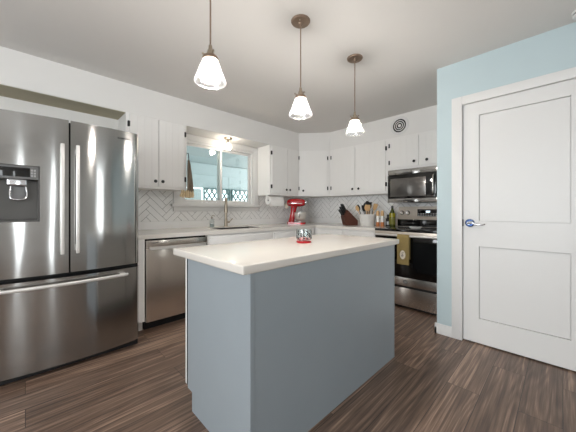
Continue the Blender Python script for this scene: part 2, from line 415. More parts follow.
# ------------------------------------------------------------------ door in the pale blue wall
do = bpy.data.objects.new('door_1', None); COL.objects.link(do); do.location = (XD, (DY0+DY1)/2, 0); W['door_1'] = Vector(do.location); do['kind'] = 'structure'
f = MB(FR((XD+.012, DY1-.012, .01), UB, NB)); wd = DY1-DY0-.024; hh = DZ-.018
def slab(b, wd, hh, rails, st, th=.038, rec=.010):
    # frame members with recessed shaker panels
    b.box((0, -th, 0), (st, 0, hh)); b.box((wd-st, -th, 0), (wd, 0, hh))
    for z0, z1 in rails: b.box((st, -th, z0), (wd-st, 0, z1))
    for (p, q) in zip(rails[:-1], rails[1:]):
        b.box((st, -th, p[1]), (wd-st, -rec-.012, q[0]))                      # groove floor round the panel
        b.box((st+.004, -rec-.013, p[1]+.004), (wd-st-.004, -rec, q[0]-.004))
    return b
slab(f, wd, hh, [(0, .206), (.817, 1.03), (1.930, hh)], .113)
f.build('door_slab', 'trim', do, smooth=0)
h = thing('tmp', '', '')      # replaced right below: lever handle is a part of the door
bpy.data.objects.remove(h)
ky, kz = .560, 1.024
l = MB().cyl((XD+.012, ky, kz), (XD-.002, ky, kz), .034, 28); l.cyl((XD-.002, ky, kz), (XD-.008, ky, kz), .034, 28, .028)
hd = l.build('rosette', 'bluechrome', do); hd['label'] = 'round dark blue chrome rosette'
l = MB().cyl((XD-.006, ky, kz), (XD-.05, ky, kz), .012, 16)
l.tube([(XD-.05, ky+.006, kz), (XD-.054, ky-.02, kz+.006), (XD-.054, ky-.055, kz-.010), (XD-.05, ky-.09, kz-.012), (XD-.044, ky-.115, kz-.004)], lambda t: .0105-.004*t)
l.build('lever', 'chrome', do)
MB().box((XD-.001, DY1-.014, kz-.03), (XD+.012, DY1-.001, kz+.03), .003).build('strike_plate', 'black', do)
f = MB()
cs = .072
f.box((XD-.018, DY1-.008, 0), (XD, DY1+cs, DZ+cs-.008), .003); f.box((XD-.018, DY0-cs, 0), (XD, DY0+.008, DZ+cs-.008), .003); f.box((XD-.018, DY0+.008, DZ-.008), (XD, DY1-.008, DZ+cs-.008), .003)
f.box((XD, DY1-.012+.004, 0), (XD+.12, DY1, DZ)); f.box((XD, DY0, 0), (XD+.12, DY0+.008, DZ)); f.box((XD, DY0+.008, DZ-.006), (XD+.12, DY1-.008, DZ))
struct(f.build('trim_3', 'trim'))
# floor inside the closet stays dark: back of the door opening
struct(MB().box((XD+.121, DY0-.05, 0), (XD+.14, DY1+.05, DZ+.05)).build('trim_4', 'wall', smooth=0))
b = MB()
prof = [(0, 0), (.016, 0), (.016, .055), (.011, .07), (.008, .088), (0, .09)]
def skirting(b, p0, p1, n):
    p0 = Vector(p0); p1 = Vector(p1); n = Vector(n)
    b.loft([[p + n*a + Vector((0, 0, z)) for a, z in prof] for p in (p0, p1)])
skirting(b, (XD, DY1+cs, 0), (XD, YE+.016, 0), (-1, 0, 0))
skirting(b, (XD-.016, YE, 0), (3.05, YE, 0), (0, 1, 0))
struct(b.build('baseboard_right', 'trim', smooth=25))
b = MB(); skirting(b, (XD, Y0, 0), (XD, DY0-cs, 0), (-1, 0, 0)); struct(b.build('baseboard_hall', 'trim', smooth=25))

# ------------------------------------------------------------------ herringbone tile
def clip(poly, x0, x1, z0, z1):
    for k, lim, sg in ((0, x0, 1), (0, x1, -1), (1, z0, 1), (1, z1, -1)):
        out = []
        for i in range(len(poly)):
            a, b = poly[i], poly[(i+1) % len(poly)]
            da, db = sg*(a[k]-lim), sg*(b[k]-lim)
            if da >= 0: out.append(a)
            if da*db < 0:
                t = da/(da-db); out.append((a[0]+(b[0]-a[0])*t, a[1]+(b[1]-a[1])*t))
        poly = out
        if len(poly) < 3: return None
    return poly
def herringbone(b, rects, wt=.066, n=4, gr=.0042, th=.006):
    c = math.cos(R(45))
    lim = 40
    for i in range(-lim, lim):
        for j in range(-lim*2, lim*2):
            # unit: one horizontal n x 1 brick and one vertical 1 x n brick, in brick space
            for kind in (0, 1):
                u0, v0 = i*n*2/2 + 0, 0
                if kind == 0: u, v, du, dv = j + i*n, j - i*n, n, 1
                else:         u, v, du, dv = j + i*n + n, j - i*n - n + 1, 1, n
                g = gr/wt/2
                q = [(u+g, v+g), (u+du-g, v+g), (u+du-g, v+dv-g), (u+g, v+dv-g)]
                q = [((a-e)*c*wt, (a+e)*c*wt) for a, e in q]
                cx = sum(p[0] for p in q)/4; cz = sum(p[1] for p in q)/4
                for (x0, x1, z0, z1, ox, oz) in rects:
                    if cx+ox < x0-.3 or cx+ox > x1+.3 or cz+oz < z0-.3 or cz+oz > z1+.3: continue
                    pl = clip([(p[0]+ox, p[1]+oz) for p in q], x0, x1, z0, z1)
                    if pl:
                        ar = abs(sum(pl[k][0]*pl[(k+1) % len(pl)][1]-pl[(k+1) % len(pl)][0]*pl[k][1] for k in range(len(pl))))/2
                        if ar > 2e-5:
                            t = bmesh.new()
                            lo = [t.verts.new((p[0], .003, p[1])) for p in pl]; hi = [t.verts.new((p[0], th, p[1])) for p in pl]; m_ = len(pl)
                            for k in range(m_): t.faces.new((lo[k], lo[(k+1) % m_], hi[(k+1) % m_], hi[k]))
                            t.faces.new(hi); t.transform(b.M)
                            me = bpy.data.meshes.new('t'); t.to_mesh(me); t.free(); b.bm.from_mesh(me); bpy.data.meshes.remove(me)
ZT0 = 1.0
rA = [(.70, 1.33, ZT0, 1.372), (1.33, WX1+.105, ZT0, 1.118), (WX1+.105, XB-.008, ZT0, 1.372)]
bs = thing('tile_backsplash', 'white herringbone tile backsplash on the wall behind the sink', 'backsplash', (2.3, YA, CZ))
b = MB()
for r in rA: b.box((r[0], YA-.003, r[2]), (r[1], YA-.0003, r[3]))
b.build('grout', 'grout', bs, smooth=0)
b = MB(FR((0, YA, 0), UA, NA)); herringbone(b, [r + (2.0, 1.1) for r in rA]); b.build('tiles', 'tile', bs, smooth=0)
b = MB().box((.70, YA-.02, CZ), (XB-.02, YA-.0003, ZT0-.002), .002); b.build('splash_strip', 'tile', bs)
bs = thing('tile_backsplash', 'white herringbone tile backsplash on the wall behind the knife block and stove', 'backsplash', (XB, 2.2, CZ))
rB = [(0, YA-.008-1.70, ZT0, 1.372), (YA-.008-1.70, YA-YE-.01, 1.0, 1.236)]
b = MB(FR((XB, YA-.008, 0), UB, NB))
for r in rB: b.box((r[0], .0003, r[2]), (r[1], .003, r[3]))
b.build('grout', 'grout', bs, smooth=0)
b = MB(FR((XB, YA-.008, 0), UB, NB)); herringbone(b, [r + (.9, 1.1) for r in rB]); b.build('tiles', 'tile', bs, smooth=0)
MB().box((XB-.02, 1.66, CZ), (XB-.0003, YA-.0005, ZT0-.002), .002).build('splash_strip', 'tile', bs)

# ------------------------------------------------------------------ cabinets
def grooved(a0, a1, b0, b1, step=.0):
    pts = [(a0, b0), (a0, b1)]
    n = max(1, round((a1-a0)/.075)); s = (a1-a0)/n
    for k in range(1, n):
        x = a0 + k*s
        pts += [(x-.0016, b1), (x, b1-.0016), (x+.0016, b1)]
    return pts + [(a1, b1), (a1, b0)]
def cab_door(root, F, a0, a1, z0, z1, hinge, knob, nm='door', plain=False, ko=.035, hz=(.10, .62), zk=None, b0=.001, th=.018, m='white'):
    """door on the frame F; hinge and knob are 'l', 'r' or None"""
    b = MB(F)
    if plain: b.box((a0, b0, z0), (a1, b0+th, z1), .003)
    else: b.prism(grooved(a0, a1, b0, b0+th), z0, z1)
    d = b.build(nm, m, root, smooth=0)
    if hinge:
        e = a0-.016 if hinge == 'l' else a1-.004
        for z in (z1-hz[0], z0+hz[0]):
            k = MB(F); k.box((e, b0-.0006, z-.029), (e+.021, b0+th+.004, z+.029), .004)
            k.build('hinge', 'black', d)
    if knob:
        kx = a0+ko if knob == 'l' else a1-ko; kz = zk if zk is not None else z0+.062
        k = MB(F); k.cyl((kx, b0+th-.001, kz), (kx, b0+th+.014, kz), .006, 10); k.cyl((kx, b0+th+.012, kz), (kx, b0+th+.018, kz), .011, 16, .018); k.cyl((kx, b0+th+.018, kz), (kx, b0+th+.027, kz), .018, 16, .012)
        k.build('knob', 'black', d)
    return d
ZB, ZU = 1.372, 2.139
def carcass(root, poly, z0, z1, m='white'): return MB().prism(poly, z0, z1, .0015, 1).build('carcass', m, root, smooth=0)

r = thing('upper_cabinet', 'white two-door upper cabinet on the wall between refrigerator and sink window', 'cabinet', (1.06, 3.29, ZB))
carcass(r, [(.737, YU), (1.372, YU), (1.372, YA), (.737, YA)], ZB, ZU)
F = FR((0, YU, 0), UA, NA)
cab_door(r, F, .766, 1.049, 1.396, 2.126, 'l', 'r', zk=1.451); cab_door(r, F, 1.055, 1.342, 1.396, 2.126, 'r', 'l', zk=1.451)

r = thing('upper_cabinet', 'white two-door upper cabinet on the wall right of the sink window', 'cabinet', (3.0, 3.29, ZB))
carcass(r, [(2.672, YU), (DP[0]-.0005, YU), (DP[0]-.0005, YA), (2.672, YA)], ZB, ZU)
cab_door(r, F, 2.702, 3.030, 1.402, 2.118, 'l', 'r'); cab_door(r, F, 3.038, 3.292, 1.402, 2.118, 'r', 'l')

r = thing('corner_cabinet', 'white single-door upper cabinet set diagonally across the room corner', 'cabinet', (3.6, 3.1, ZB))
carcass(r, [(DP[0]+.0005, YU), DQ, (XB-.012, DQ[1]), (XB-.012, YA), (DP[0]+.0005, YA)], ZB, ZU)
Fd = FR((DP[0], DP[1], 0), ud, nd); Ld = math.dist(DP, DQ)
cab_door(r, Fd, .045, Ld-.045, 1.402, 2.105, 'r', 'l')

r = thing('upper_cabinet', 'white two-door upper cabinet above the knife block and utensil crock', 'cabinet', (3.79, 2.23, ZB))
carcass(r, [(XU, 1.723), (XU, DQ[1]-.001), (XB-.012, DQ[1]-.001), (XB-.012, 1.723)], ZB, ZU)
Fb = FR((XU, 2.729, 0), UB, NB)
cab_door(r, Fb, .040, .484, 1.402, 2.108, 'l', 'r'); cab_door(r, Fb, .492, .978, 1.402, 2.108, 'r', 'l', ko=.065)

r = thing('upper_cabinet', 'short white two-door cabinet mounted above the microwave', 'cabinet', (3.79, 1.32, 1.68))
carcass(r, [(XU, .90), (XU, 1.722), (XB-.012, 1.722), (XB-.012, .90)], 1.682, ZU)
Fb2 = FR((XU, 1.732, 0), UB, NB)
cab_door(r, Fb2, .042, .425, 1.715, 2.11, 'l', 'r', hz=(.08, .3), ko=.05); cab_door(r, Fb2, .447, .80, 1.715, 2.11, 'r', 'l', hz=(.08, .3), ko=.085)

# base cabinets
ZK, ZD = .10, CZ-.042
def base_unit(label, a0, a1, F, depth, fronts, cat='cabinet', low=None):
    O = F @ Vector(((a0+a1)/2, -depth/2, 0))
    r = thing('base_cabinet', label, cat, O)
    b = MB(F); b.box((a0, -depth, ZK), (a1, -.02 if low else 0, low or ZD)); 
    if low: b.box((a0, -.0195, ZK), (a1, 0, ZD))
    b.box((a0, -depth, 0), (a1, -.06, ZK)); b.build('carcass', 'white', r, smooth=0)
    for (nm, x0, x1, z0, z1, pull) in fronts:
        d = MB(F).box((x0, .0005, z0), (x1, .018, z1), .003).build(nm, 'white', r)
        if pull:
            p = MB(F); xc = (x0+x1)/2; zc = (z0+z1)/2
            p.cyl((xc-.075, .042, zc), (xc+.075, .042, zc), .006, 12); p.cyl((xc-.055, .015, zc), (xc-.055, .042, zc), .005, 10); p.cyl((xc+.055, .015, zc), (xc+.055, .042, zc), .005, 10)
            p.build('pull', 'black', d)
    return r
FA = FR((0, YF+.03, 0), UA, NA)
MB_ = MB(FA); MB_.box((.70, -.60, ZK), (.792, .018, ZD)); MB_.box((.70, -.60, 0), (.792, -.05, ZK))
tag(MB_.build('filler_panel', 'white', smooth=0), 'narrow white filler panel between refrigerator and dishwasher', 'panel')
base_unit('white base cabinet under the sink behind the kitchen island', 1.43, 2.38, FA, .60,
    [('false_front', 1.46, 2.35, .70, .835, False), ('door', 1.46, 1.90, .13, .68, False), ('door', 1.91, 2.35, .13, .68, False)], low=CZ-.25)
base_unit('white drawer base cabinet below the red stand mixer', 2.381, 3.252, FA, .60,
    [('drawer', 2.405, 2.78, .70, .835, False), ('drawer', 2.80, 3.18, .70, .835, True), ('door', 2.405, 2.78, .13, .68, False), ('door', 2.80, 3.18, .13, .68, False)])
FBb = FR((XF+.03, YF+.029, 0), UB, NB)
base_unit('white base cabinet under the knife block left of the stove', .0, YF+.029-1.652, FBb, .60,
    [('drawer', .06, .52, .70, .835, False), ('drawer', .54, 1.04, .70, .835, False), ('door', .06, .52, .13, .68, False), ('door', .54, 1.04, .13, .68, False)])

# worktop with sink cut-out
SX0, SX1, SY0, SY1 = 1.66, 2.33, 2.84, 3.20
ct = MB()
z0, z1 = CZ-.04, CZ
ct.box((.70, YF, z0), (SX0, YA-.0005, z1)); ct.box((SX1, YF, z0), (XB-.0005, YA-.0005, z1)); ct.box((SX0, YF, z0), (SX1, SY0, z1)); ct.box((SX0, SY1, z0), (SX1, YA-.0005, z1))
ct.box((XF, 1.653, z0), (XB-.0005, YF, z1))
tag(ct.build('countertop', 'quartz', smooth=0), 'white worktop running along the sink wall and around the corner to the stove', 'countertop')
sk = MB()
t = .004; zb = CZ-.24
sk.box((SX0+.004, SY0+.004, zb), (SX1-.004, SY1-.004, zb+t))
for a, b_ in (((SX0+.004, SY0+.004), (SX0+.008, SY1-.004)), ((SX1-.008, SY0+.004), (SX1-.004, SY1-.004)), ((SX0+.004, SY0+.004), (SX1-.004, SY0+.008)), ((SX0+.004, SY1-.008), (SX1-.004, SY1-.004))):
    sk.box((a[0], a[1], zb), (b_[0], b_[1], CZ-.006))
tag(sk.build('sink', mat('dark_sink', (92, 88, 86), .35, .6), smooth=0), 'dark undermount sink set in the white worktop below the window', 'sink')

# ------------------------------------------------------------------ refrigerator
FX0, FX1, FXC = -.247, .697, .225
r = thing('refrigerator', 'stainless steel french door refrigerator with bottom freezer drawer', 'refrigerator', (FXC, 2.9, 0))
MB().box((FX0+.006, 2.60, .02), (FX1-.006, 3.38, 1.755), .006).build('body', 'body', r)
def fy(x):
    t = abs((x-FXC)/.459)
    return 2.448 + .046*t**2 + (.04*max(0, (t-.955)/.06)**2)
def curve_prism(b, x0, x1, z0, z1, ty=0.0, yb=2.592, n=24):
    pts = [(x0+(x1-x0)*k/n) for k in range(n+1)]
    b.prism([(x, fy(x)+ty) for x in pts] + [(x1, yb), (x0, yb)], z0, z1)
DX0, DX1, DZ0, DZ1 = -.155, .070, 1.055, 1.425      # dispenser opening
b = MB()
curve_prism(b, FX0, DX0, .692, 1.77, n=12); curve_prism(b, DX1, FXC-.005, .692, 1.77, n=12)
curve_prism(b, DX0, DX1, .692, DZ0, n=14); curve_prism(b, DX0, DX1, DZ1, 1.77, n=14)
dl = b.build('left_door', 'steel', r)
b = MB(); curve_prism(b, FXC+.005, FX1, .692, 1.77, n=26); drr = b.build('right_door', 'steel', r)
b = MB(); curve_prism(b, FX0, FX1, .055, .662, n=40); dw = b.build('freezer_drawer', 'steel', r)
MB().box((FX0+.02, 2.505, .012), (FX1-.02, 2.66, .0545), .003).build('grille', 'dark', r)
MB().box((FX0+.01, 2.54, .661), (FX1-.01, 2.61, .693)).build('gasket_and_gap_shade', 'dark', r, smooth=0)
MB().box((FXC-.012, 2.50, .69), (FXC+.012, 2.61, 1.765)).build('gasket_and_gap_shade', 'dark', r, smooth=0)
for x in (FX0+.06, FX1-.06): MB().cyl((x, 2.70, 0), (x, 2.70, .021), .02, 14).build('foot', 'blackpl', r)
def vhandle(x, par):
    b = MB(); y = fy(x)-.046
    b.box((x-.011, y-.010, .828), (x+.011, y+.012, 1.592), .006, 3)
    for z in (.87, 1.55): b.box((x-.009, y, z-.02), (x+.009, fy(x)+.004, z+.02), .003)
    b.build('handle', 'handle', par)
vhandle(FXC-.042, dl); vhandle(FXC+.042, drr)
b = MB(); n = 20; hx0, hx1 = -.16, .588
path = [(hx0+(hx1-hx0)*k/n, fy(hx0+(hx1-hx0)*k/n)-.045, .622) for k in range(n+1)]
b.loft([ell((x, y, z), (0, 1, 0), (0, 0, 1), .010, .012, 14, 3) for x, y, z in path])
for x in (hx0+.03, hx1-.03): b.box((x-.02, fy(x)-.04, .614), (x+.02, fy(x)+.004, .630), .002)
b.build('handle', 'handle', dw)
# dispenser
dp = MB()
dp.box((DX0, 2.575, DZ0), (DX1, 2.589, DZ1)); dp.box((DX0, 2.462, DZ0), (DX0+.008, 2.575, DZ1)); dp.box((DX1-.008, 2.460, DZ0), (DX1, 2.575, DZ1)); dp.box((DX0, 2.458, DZ0), (DX1, 2.575, DZ0+.010))
dp.box((DX0, 2.448, DZ1-.006), (DX1, 2.575, DZ1))
dsp = dp.build('dispenser', mat('dark_brushed_metal', (98, 96, 94), .35, .8), dl)
MB().box((DX0+.008, 2.452, 1.335), (DX1-.008, 2.575, DZ1-.006), .003).build('control_panel', 'greypl', dsp)
MB().box((DX0+.015, 2.449, 1.350), (DX1-.048, 2.4535, 1.408), .001).build('display', 'blackglass', dsp)
b = MB()
for k in range(3):
    for j in range(2): b.box((.026+.014*j, 2.449, 1.352+.018*k), (.036+.014*j, 2.4535, 1.364+.018*k), .001)
b.build('button', 'silverpl', dsp)
MB().box((-.085, 2.470, 1.292), (.008, 2.55, 1.338), .008, 3).build('chute', 'chrome', dsp)
b = MB().box((-.070, 2.50, 1.20), (.005, 2.53, 1.292), .010, 3); b.build('paddle', 'greypl', dsp)
b = MB().tube([(-.068, 2.495, 1.285), (-.072, 2.485, 1.235), (-.06, 2.475, 1.205), (-.005, 2.475, 1.205), (.008, 2.485, 1.235), (.004, 2.495, 1.285)], .005); b.build('cradle', 'chrome', dsp)
tx = .572
b = letters('SAMSUNG', .021, facing((tx, fy(tx)-.0018, 1.708), (1, .046*2*(tx-FXC)/.459**2, 0), (0, -1, 0)), bold=.0002)
b.build('lettering', 'black', drr, smooth=0)

# ------------------------------------------------------------------ dishwasher
r = thing('dishwasher', 'stainless steel dishwasher under the worktop beside the refrigerator', 'dishwasher', (1.11, 3.0, 0))
DA, DB = .806, 1.416
MB().box((DA-.002, 2.755, .06), (DB+.002, 3.30, .862)).build('tub', 'dark', r, smooth=0)
MB().box((DA, 2.775, .0), (DB, 3.20, .085)).build('toe_kick', 'dark', r, smooth=0)
b = MB().box((DA, 2.712, .082), (DB, 2.756, .775), .004); b.box((DA, 2.712, .79), (DB, 2.756, .846), .004); b.box((DA, 2.728, .77), (DB, 2.756, .80))
d = b.build('door', 'steelwarm', r)
b = MB(); n = 16
pts = [(DA+.03+(DB-DA-.06)*k/n, 2.690-.022*math.sin(math.pi*k/n), .775) for k in range(n+1)]
b.loft([[Vector((x, y-.008, z-.014)), Vector((x, y+.008, z-.016)), Vector((x, y+.008, z+.016)), Vector((x, y-.008, z+.010))] for x, y, z in pts])
for x in (DA+.035, DB-.035): b.box((x-.012, 2.688, .765), (x+.012, 2.716, .787), .003)
b.build('handle', 'handle', d)
MB().box((.862, 2.7112, .8195), (.912, 2.7125, .8255)).build('badge', 'greypl', d, smooth=0)
MB().box((DB-.10, 2.7112, .128), (DB-.043, 2.7125, .134)).build('badge', 'greypl', d, smooth=0)

# ------------------------------------------------------------------ island
IX0, IX1, IY0, IY1 = .672, 2.037, .912, 1.516
r = thing('kitchen_island', 'slate blue kitchen island base with plain panelled sides', 'island', ((IX0+IX1)/2, 1.2, 0))
b = MB().prism([(IY0, 0), (IY1-.055, 0), (IY1-.055, .107), (IY1, .107), (IY1, .866), (IY0, .866)], IX0, IX1, xf=Matrix(((0, 0, 1, 0), (1, 0, 0, 0), (0, 1, 0, 0), (0, 0, 0, 1))))
b.build('body', 'island', r, smooth=0)
MB().box((IX0-.0025, IY0-.0025, 0), (IX0+.018, IY0+.018, .866), .001).build('corner_trim', 'island', r, smooth=0)
MB().box((IX1-.012, IY0-.002, 0), (IX1+.002, IY0+.012, .866), .001).build('corner_trim', 'island', r, smooth=0)
for k in range(3):
    w_ = (IX1-IX0)/3
    d = MB().box((IX0+.004+k*w_, IY1+.022, .115), (IX0+(k+1)*w_-.004, IY1+.042, .855), .003).build('door', 'white', r)
    MB().cyl((IX0+(k+1)*w_-.04, IY1+.041, .78), (IX0+(k+1)*w_-.04, IY1+.063, .78), .012, 14).build('knob', 'black', d)
MB().box((IX0+.003, IY1-.001, .117), (IX1-.003, IY1+.0215, .853)).build('gasket_and_gap_shade', 'dark', r, smooth=0)  # dark strip put in as the shade of the gap between body and doors
b = MB().box((.630, .905, .866), (2.118, 1.627, CZ), .008, 3)
tag(b.build('island_countertop', mat('cream_quartz', (208, 202, 194), 0.2, noise=0.03, nscale=9)), 'white slab worktop on the slate blue island', 'countertop')

# ------------------------------------------------------------------ stove
r = thing('stove', 'stainless steel electric stove with black glass oven door', 'stove', (3.5, 1.27, 0))
RY1, RY0, RX = 1.645, .885, 3.125
MB().box((RX+.03, RY0, .02), (3.89, RY1, .885)).build('body', 'body', r, smooth=0)
MB().box((RX+.0, RY0-.0, .884), (3.80, RY1, .912), .006).build('cooktop', 'blackglass', r)
for (x, y, q) in ((3.33, 1.45, .10), (3.33, 1.08, .085), (3.62, 1.45, .085), (3.62, 1.08, .10)): MB().lathe([(q-.004, .9121), (q, .9121), (q, .9126), (q-.004, .9126)], (x, y, 0), 40, cap=False).build('burner_ring', 'greypl', r)
MB().box((RX-.002, RY0+.002, .828), (RX+.032, RY1-.002, .883), .004).build('front_trim', 'champagne', r)
MB().box((RX-.004, RY0+.006, .362), (RX+.03, RY1-.006, .824), .006).build('oven_door', 'blackglass', r)
tr = MB().box((RX-.006, RY0+.006, .264), (RX+.03, RY1-.006, .360), .004).build('door_trim', 'steelfine', r)
b = MB().cyl((RX-.005, 1.265, .312), (RX-.009, 1.265, .312), .026, 24); bd = b.build('badge', 'greypl', tr)
letters('GE', .026, facing((RX-.0095, 1.265, .312), UB, NB)).build('lettering', 'silverpl', bd, smooth=0)
MB().box((RX-.004, RY0+.006, .030), (RX+.03, RY1-.006, .240), .004).build('storage_drawer', 'steelwarm', r)
MB().box((RX+.012, RY0+.012, .238), (RX+.03, RY1-.012, .266)).build('gap', 'dark', r, smooth=0)
MB().box((RX+.05, RY0+.02, .0), (3.8, RY1-.02, .021)).build('toe_kick', 'dark', r, smooth=0)
b = MB().cyl((RX-.05, RY0+.03, .842), (RX-.05, RY1-.03, .842), .013, 18)
for y in (RY0+.05, RY1-.05): b.cyl((RX-.05, y, .842), (RX, y, .842), .010, 12)
b.build('handle', 'handle', r)
b = MB().prism([(3.79, .912), (3.90, .912), (3.90, 1.185), (3.825, 1.185), (3.80, 1.02), (3.79, 1.01)], RY0, RY1, .003, xf=Matrix(((1, 0, 0, 0), (0, 0, 1, 0), (0, 1, 0, 0), (0, 0, 0, 1))))
bgd = b.build('backguard', 'champagne', r)
MB().box((3.782, RY0+.002, .914), (3.792, RY1-.002, 1.008), .001).build('backguard_base', 'blackglass', r)
fb = FR((3.8125, RY1, 1.10), UB, NB)
b = MB(fb).box((.265, .002, -.045), (.56, .016, .048), .003); dsp2 = b.build('control_display', 'blackglass', bgd)
MB(fb).box((.375, .0155, .005), (.425, .0172, .028)).build('clock', 'display', dsp2, smooth=0)
b = MB(fb)
for i in range(9):
    for j in range(2): b.box((.275+.031*i, .0155, -.038+.022*j), (.289+.031*i, .0170, -.030+.022*j))
b.build('key_marks', 'silverpl', dsp2, smooth=0)
for x in (.055, .135, .645, .715):
    k = MB(fb).cyl((x, .008, 0), (x, .045, 0), .026, 22, .022); k.box((x-.004, .043, -.02), (x+.004, .050, .02), .002); k.build('knob', 'steelfine', bgd)
    MB(fb).cyl((x, .002, 0), (x, .010, 0), .031, 22).build('dial_ring', 'blackpl', bgd)

# ------------------------------------------------------------------ microwave
r = thing('microwave', 'stainless steel and black over-the-range microwave', 'microwave', (3.75, 1.30, 1.235))
MY1, MY0, MX = 1.690, .928, 3.575
MB().box((MX+.035, MY0, 1.240), (XB-.012, MY1, 1.680)).build('body', 'body', r, smooth=0)
MB().box((MX+.006, MY0, 1.610), (MX+.036, MY1, 1.680), .004).build('vent_strip', 'steel', r)
d = MB().box((MX, .985+.10, 1.292), (MX+.036, MY1, 1.607), .006).build('door', 'blackglass', r)
MB().box((MX-.001, MY1-.49, 1.318), (MX+.0006, MY1-.035, 1.560), .0004).build('door_window', mat('smoked_glass', (112, 109, 106), .16, .7), d)
MB().box((MX, MY0, 1.292), (MX+.036, 1.083, 1.607), .004).build('control_panel', 'blackglass', r)
MB().box((MX-.002, MY0, 1.238), (MX+.036, MY1, 1.290), .004).build('bottom_strip', 'steel', r)
b = MB().tube([(MX, 1.105, 1.33), (MX-.03, 1.105, 1.36), (MX-.036, 1.105, 1.45), (MX-.03, 1.105, 1.55), (MX, 1.105, 1.58)], .010); b.build('handle', 'steelfine', d)
MB().box((MX+.0045, 1.288, 1.641), (MX+.0065, 1.368, 1.647)).build('badge', 'handle', r, smooth=0)

# ------------------------------------------------------------------ pendants
def lamp(name, loc, power, col, rad, parent):
    l = bpy.data.lights.new(name, 'POINT'); l.energy = power; l.color = col; l.shadow_soft_size = rad
    o = bpy.data.objects.new(name, l); COL.objects.link(o); o.parent = parent; o.location = Vector(loc) - W[parent.name]
def pendant(x, y, label):
    r = thing('pendant_lamp', label, 'pendant lamp', (x, y, 1.75), 'pendants over the island')
    MB().lathe([(.066, ZC), (.066, ZC-.006), (.060, ZC-.013), (.020, ZC-.018), (.010, ZC-.030), (.001, ZC-.031)], (x, y, 0)).build('canopy', 'bronze', r)
    for a in (0.6, 3.74): MB().ball((x+.036*math.cos(a), y+.036*math.sin(a), ZC-.017), .006).build('screw', 'nickel', r)
    q = -.018
    MB().cyl((x, y, 1.985+q), (x, y, ZC-.028), .0042, 10).build('cord', 'bronze', r)
    b = MB().lathe([(.004, 2.0+q), (.009, 1.995+q), (.010, 1.975+q), (.017, 1.965+q), (.019, 1.948+q), (.026, 1.944+q), (.028, 1.936+q), (.001, 1.935+q)], (x, y, 0)); sk_ = b.build('socket', 'nickel', r)
    for a in range(3):
        a = a*2.09+.4; b = MB(); b.cyl((x+.022*math.cos(a), y+.022*math.sin(a), 1.945+q), (x+.036*math.cos(a), y+.036*math.sin(a), 1.952+q), .004, 8); b.ball((x+.038*math.cos(a), y+.038*math.sin(a), 1.953+q), .006); b.build('thumb_screw', 'nickel', sk_)
    MB().lathe([(.027, 1.940+q), (.036, 1.938+q), (.0405, 1.930+q), (.0405, 1.918+q), (.038, 1.918+q), (.038, 1.928+q), (.027, 1.934+q)], (x, y, 0), cap=False).build('collar', 'bronze', r)
    o = [(.0365, 1.930+q), (.039, 1.918+q), (.077, 1.798), (.0785, 1.790), (.0775, 1.787)]
    i = [(.0745, 1.787), (.074, 1.798), (.036, 1.916+q), (.034, 1.930+q)]
    MB().lathe(o+i, (x, y, 0), 96, cap=False, rib=.012, nrib=24).build('shade', 'shade', r)
    b = MB().lathe([(.001, 1.806), (.014, 1.809), (.022, 1.820), (.025, 1.836), (.022, 1.855), (.014, 1.870), (.012, 1.885), (.001, 1.886)], (x, y, 0)); b.build('bulb', 'bulb', r)
    MB().cyl((x, y, 1.885), (x, y, 1.936+q), .014, 16).build('bulb_base', 'nickel', r)
    lamp('bulb_light', (x, y, 1.838), 38, (1.0, 0.955, 0.90), .034, r)
    return r
pendant(.680, 1.266, 'ribbed glass pendant lamp nearest the refrigerator, over the left end of the island')
pendant(1.360, 1.267, 'ribbed glass pendant lamp over the middle of the island')
pendant(2.024, 1.25, 'ribbed glass pendant lamp over the end of the island nearest the stove')

# light over the sink, on the soffit underside
lx, ly = 2.02, 3.26
r = thing('sink_light', 'small flush ceiling light over the sink with a lit glass shade', 'ceiling light', (lx, ly, 2.0))
MB().lathe([(.060, ZS-.0005), (.060, ZS-.010), (.045, ZS-.020), (.016, ZS-.026), (.014, ZS-.052), (.028, ZS-.058), (.027, ZS-.075), (.001, ZS-.077)], (lx, ly, 0)).build('canopy', 'nickel', r)
MB().lathe([(.029, ZS-.066), (.035, ZS-.078), (.050, ZS-.110), (.057, ZS-.142), (.057, ZS-.156), (.054, ZS-.156), (.054, ZS-.142), (.047, ZS-.110), (.032, ZS-.079), (.0275, ZS-.068)], (lx, ly, 0), 36, cap=False).build('shade', 'shade', r)
MB().lathe([(.001, ZS-.150), (.016, ZS-.146), (.024, ZS-.130), (.020, ZS-.103), (.012, ZS-.085), (.001, ZS-.0775)], (lx, ly, 0)).build('bulb', 'glow', r)
lamp('bulb_light', (lx, ly, ZS-.128), 10, (1.0, 0.89, 0.74), .034, r)

# ------------------------------------------------------------------ vent, smoke detector
vy, vz = 1.559, 2.288
r = thing('round_vent', 'round white vent with concentric rings high on the soffit above the stove', 'vent', (XU, vy, vz))
Mv = Matrix.Translation((XU, vy, vz)) @ Matrix.Rotation(R(-90), 4, 'Y')
MB(Mv).lathe([(.125, .0003), (.124, .005), (.098, .009), (.090, .007), (.090, .0003)], seg=40, cap=False).build('flange', 'trim', r)
MB(Mv).lathe([(.091, .0003), (.091, .002), (.001, .002)], seg=40).build('backing', 'dark', r)
for q in (.067, .042): MB(Mv).lathe([(q-.005, .0022), (q+.005, .0022), (q+.005, .006), (q-.005, .006), (q-.005, .0022)], seg=36, cap=False).build('ring', 'trim', r)
MB(Mv).lathe([(.022, .002), (.020, .006), (.012, .006), (.012, .003), (.001, .003)], seg=20).build('hub', 'trim', r)
sx, sy = 2.605, -.098
r = thing('smoke_detector', 'round white smoke detector on the ceiling above the door', 'smoke detector', (sx, sy, 2.40))
MB().lathe([(0.060, ZC-.0002), (0.060, ZC-.012), (0.056, ZC-.016)], (sx, sy, 0), 36).build('base', 'trim', r)
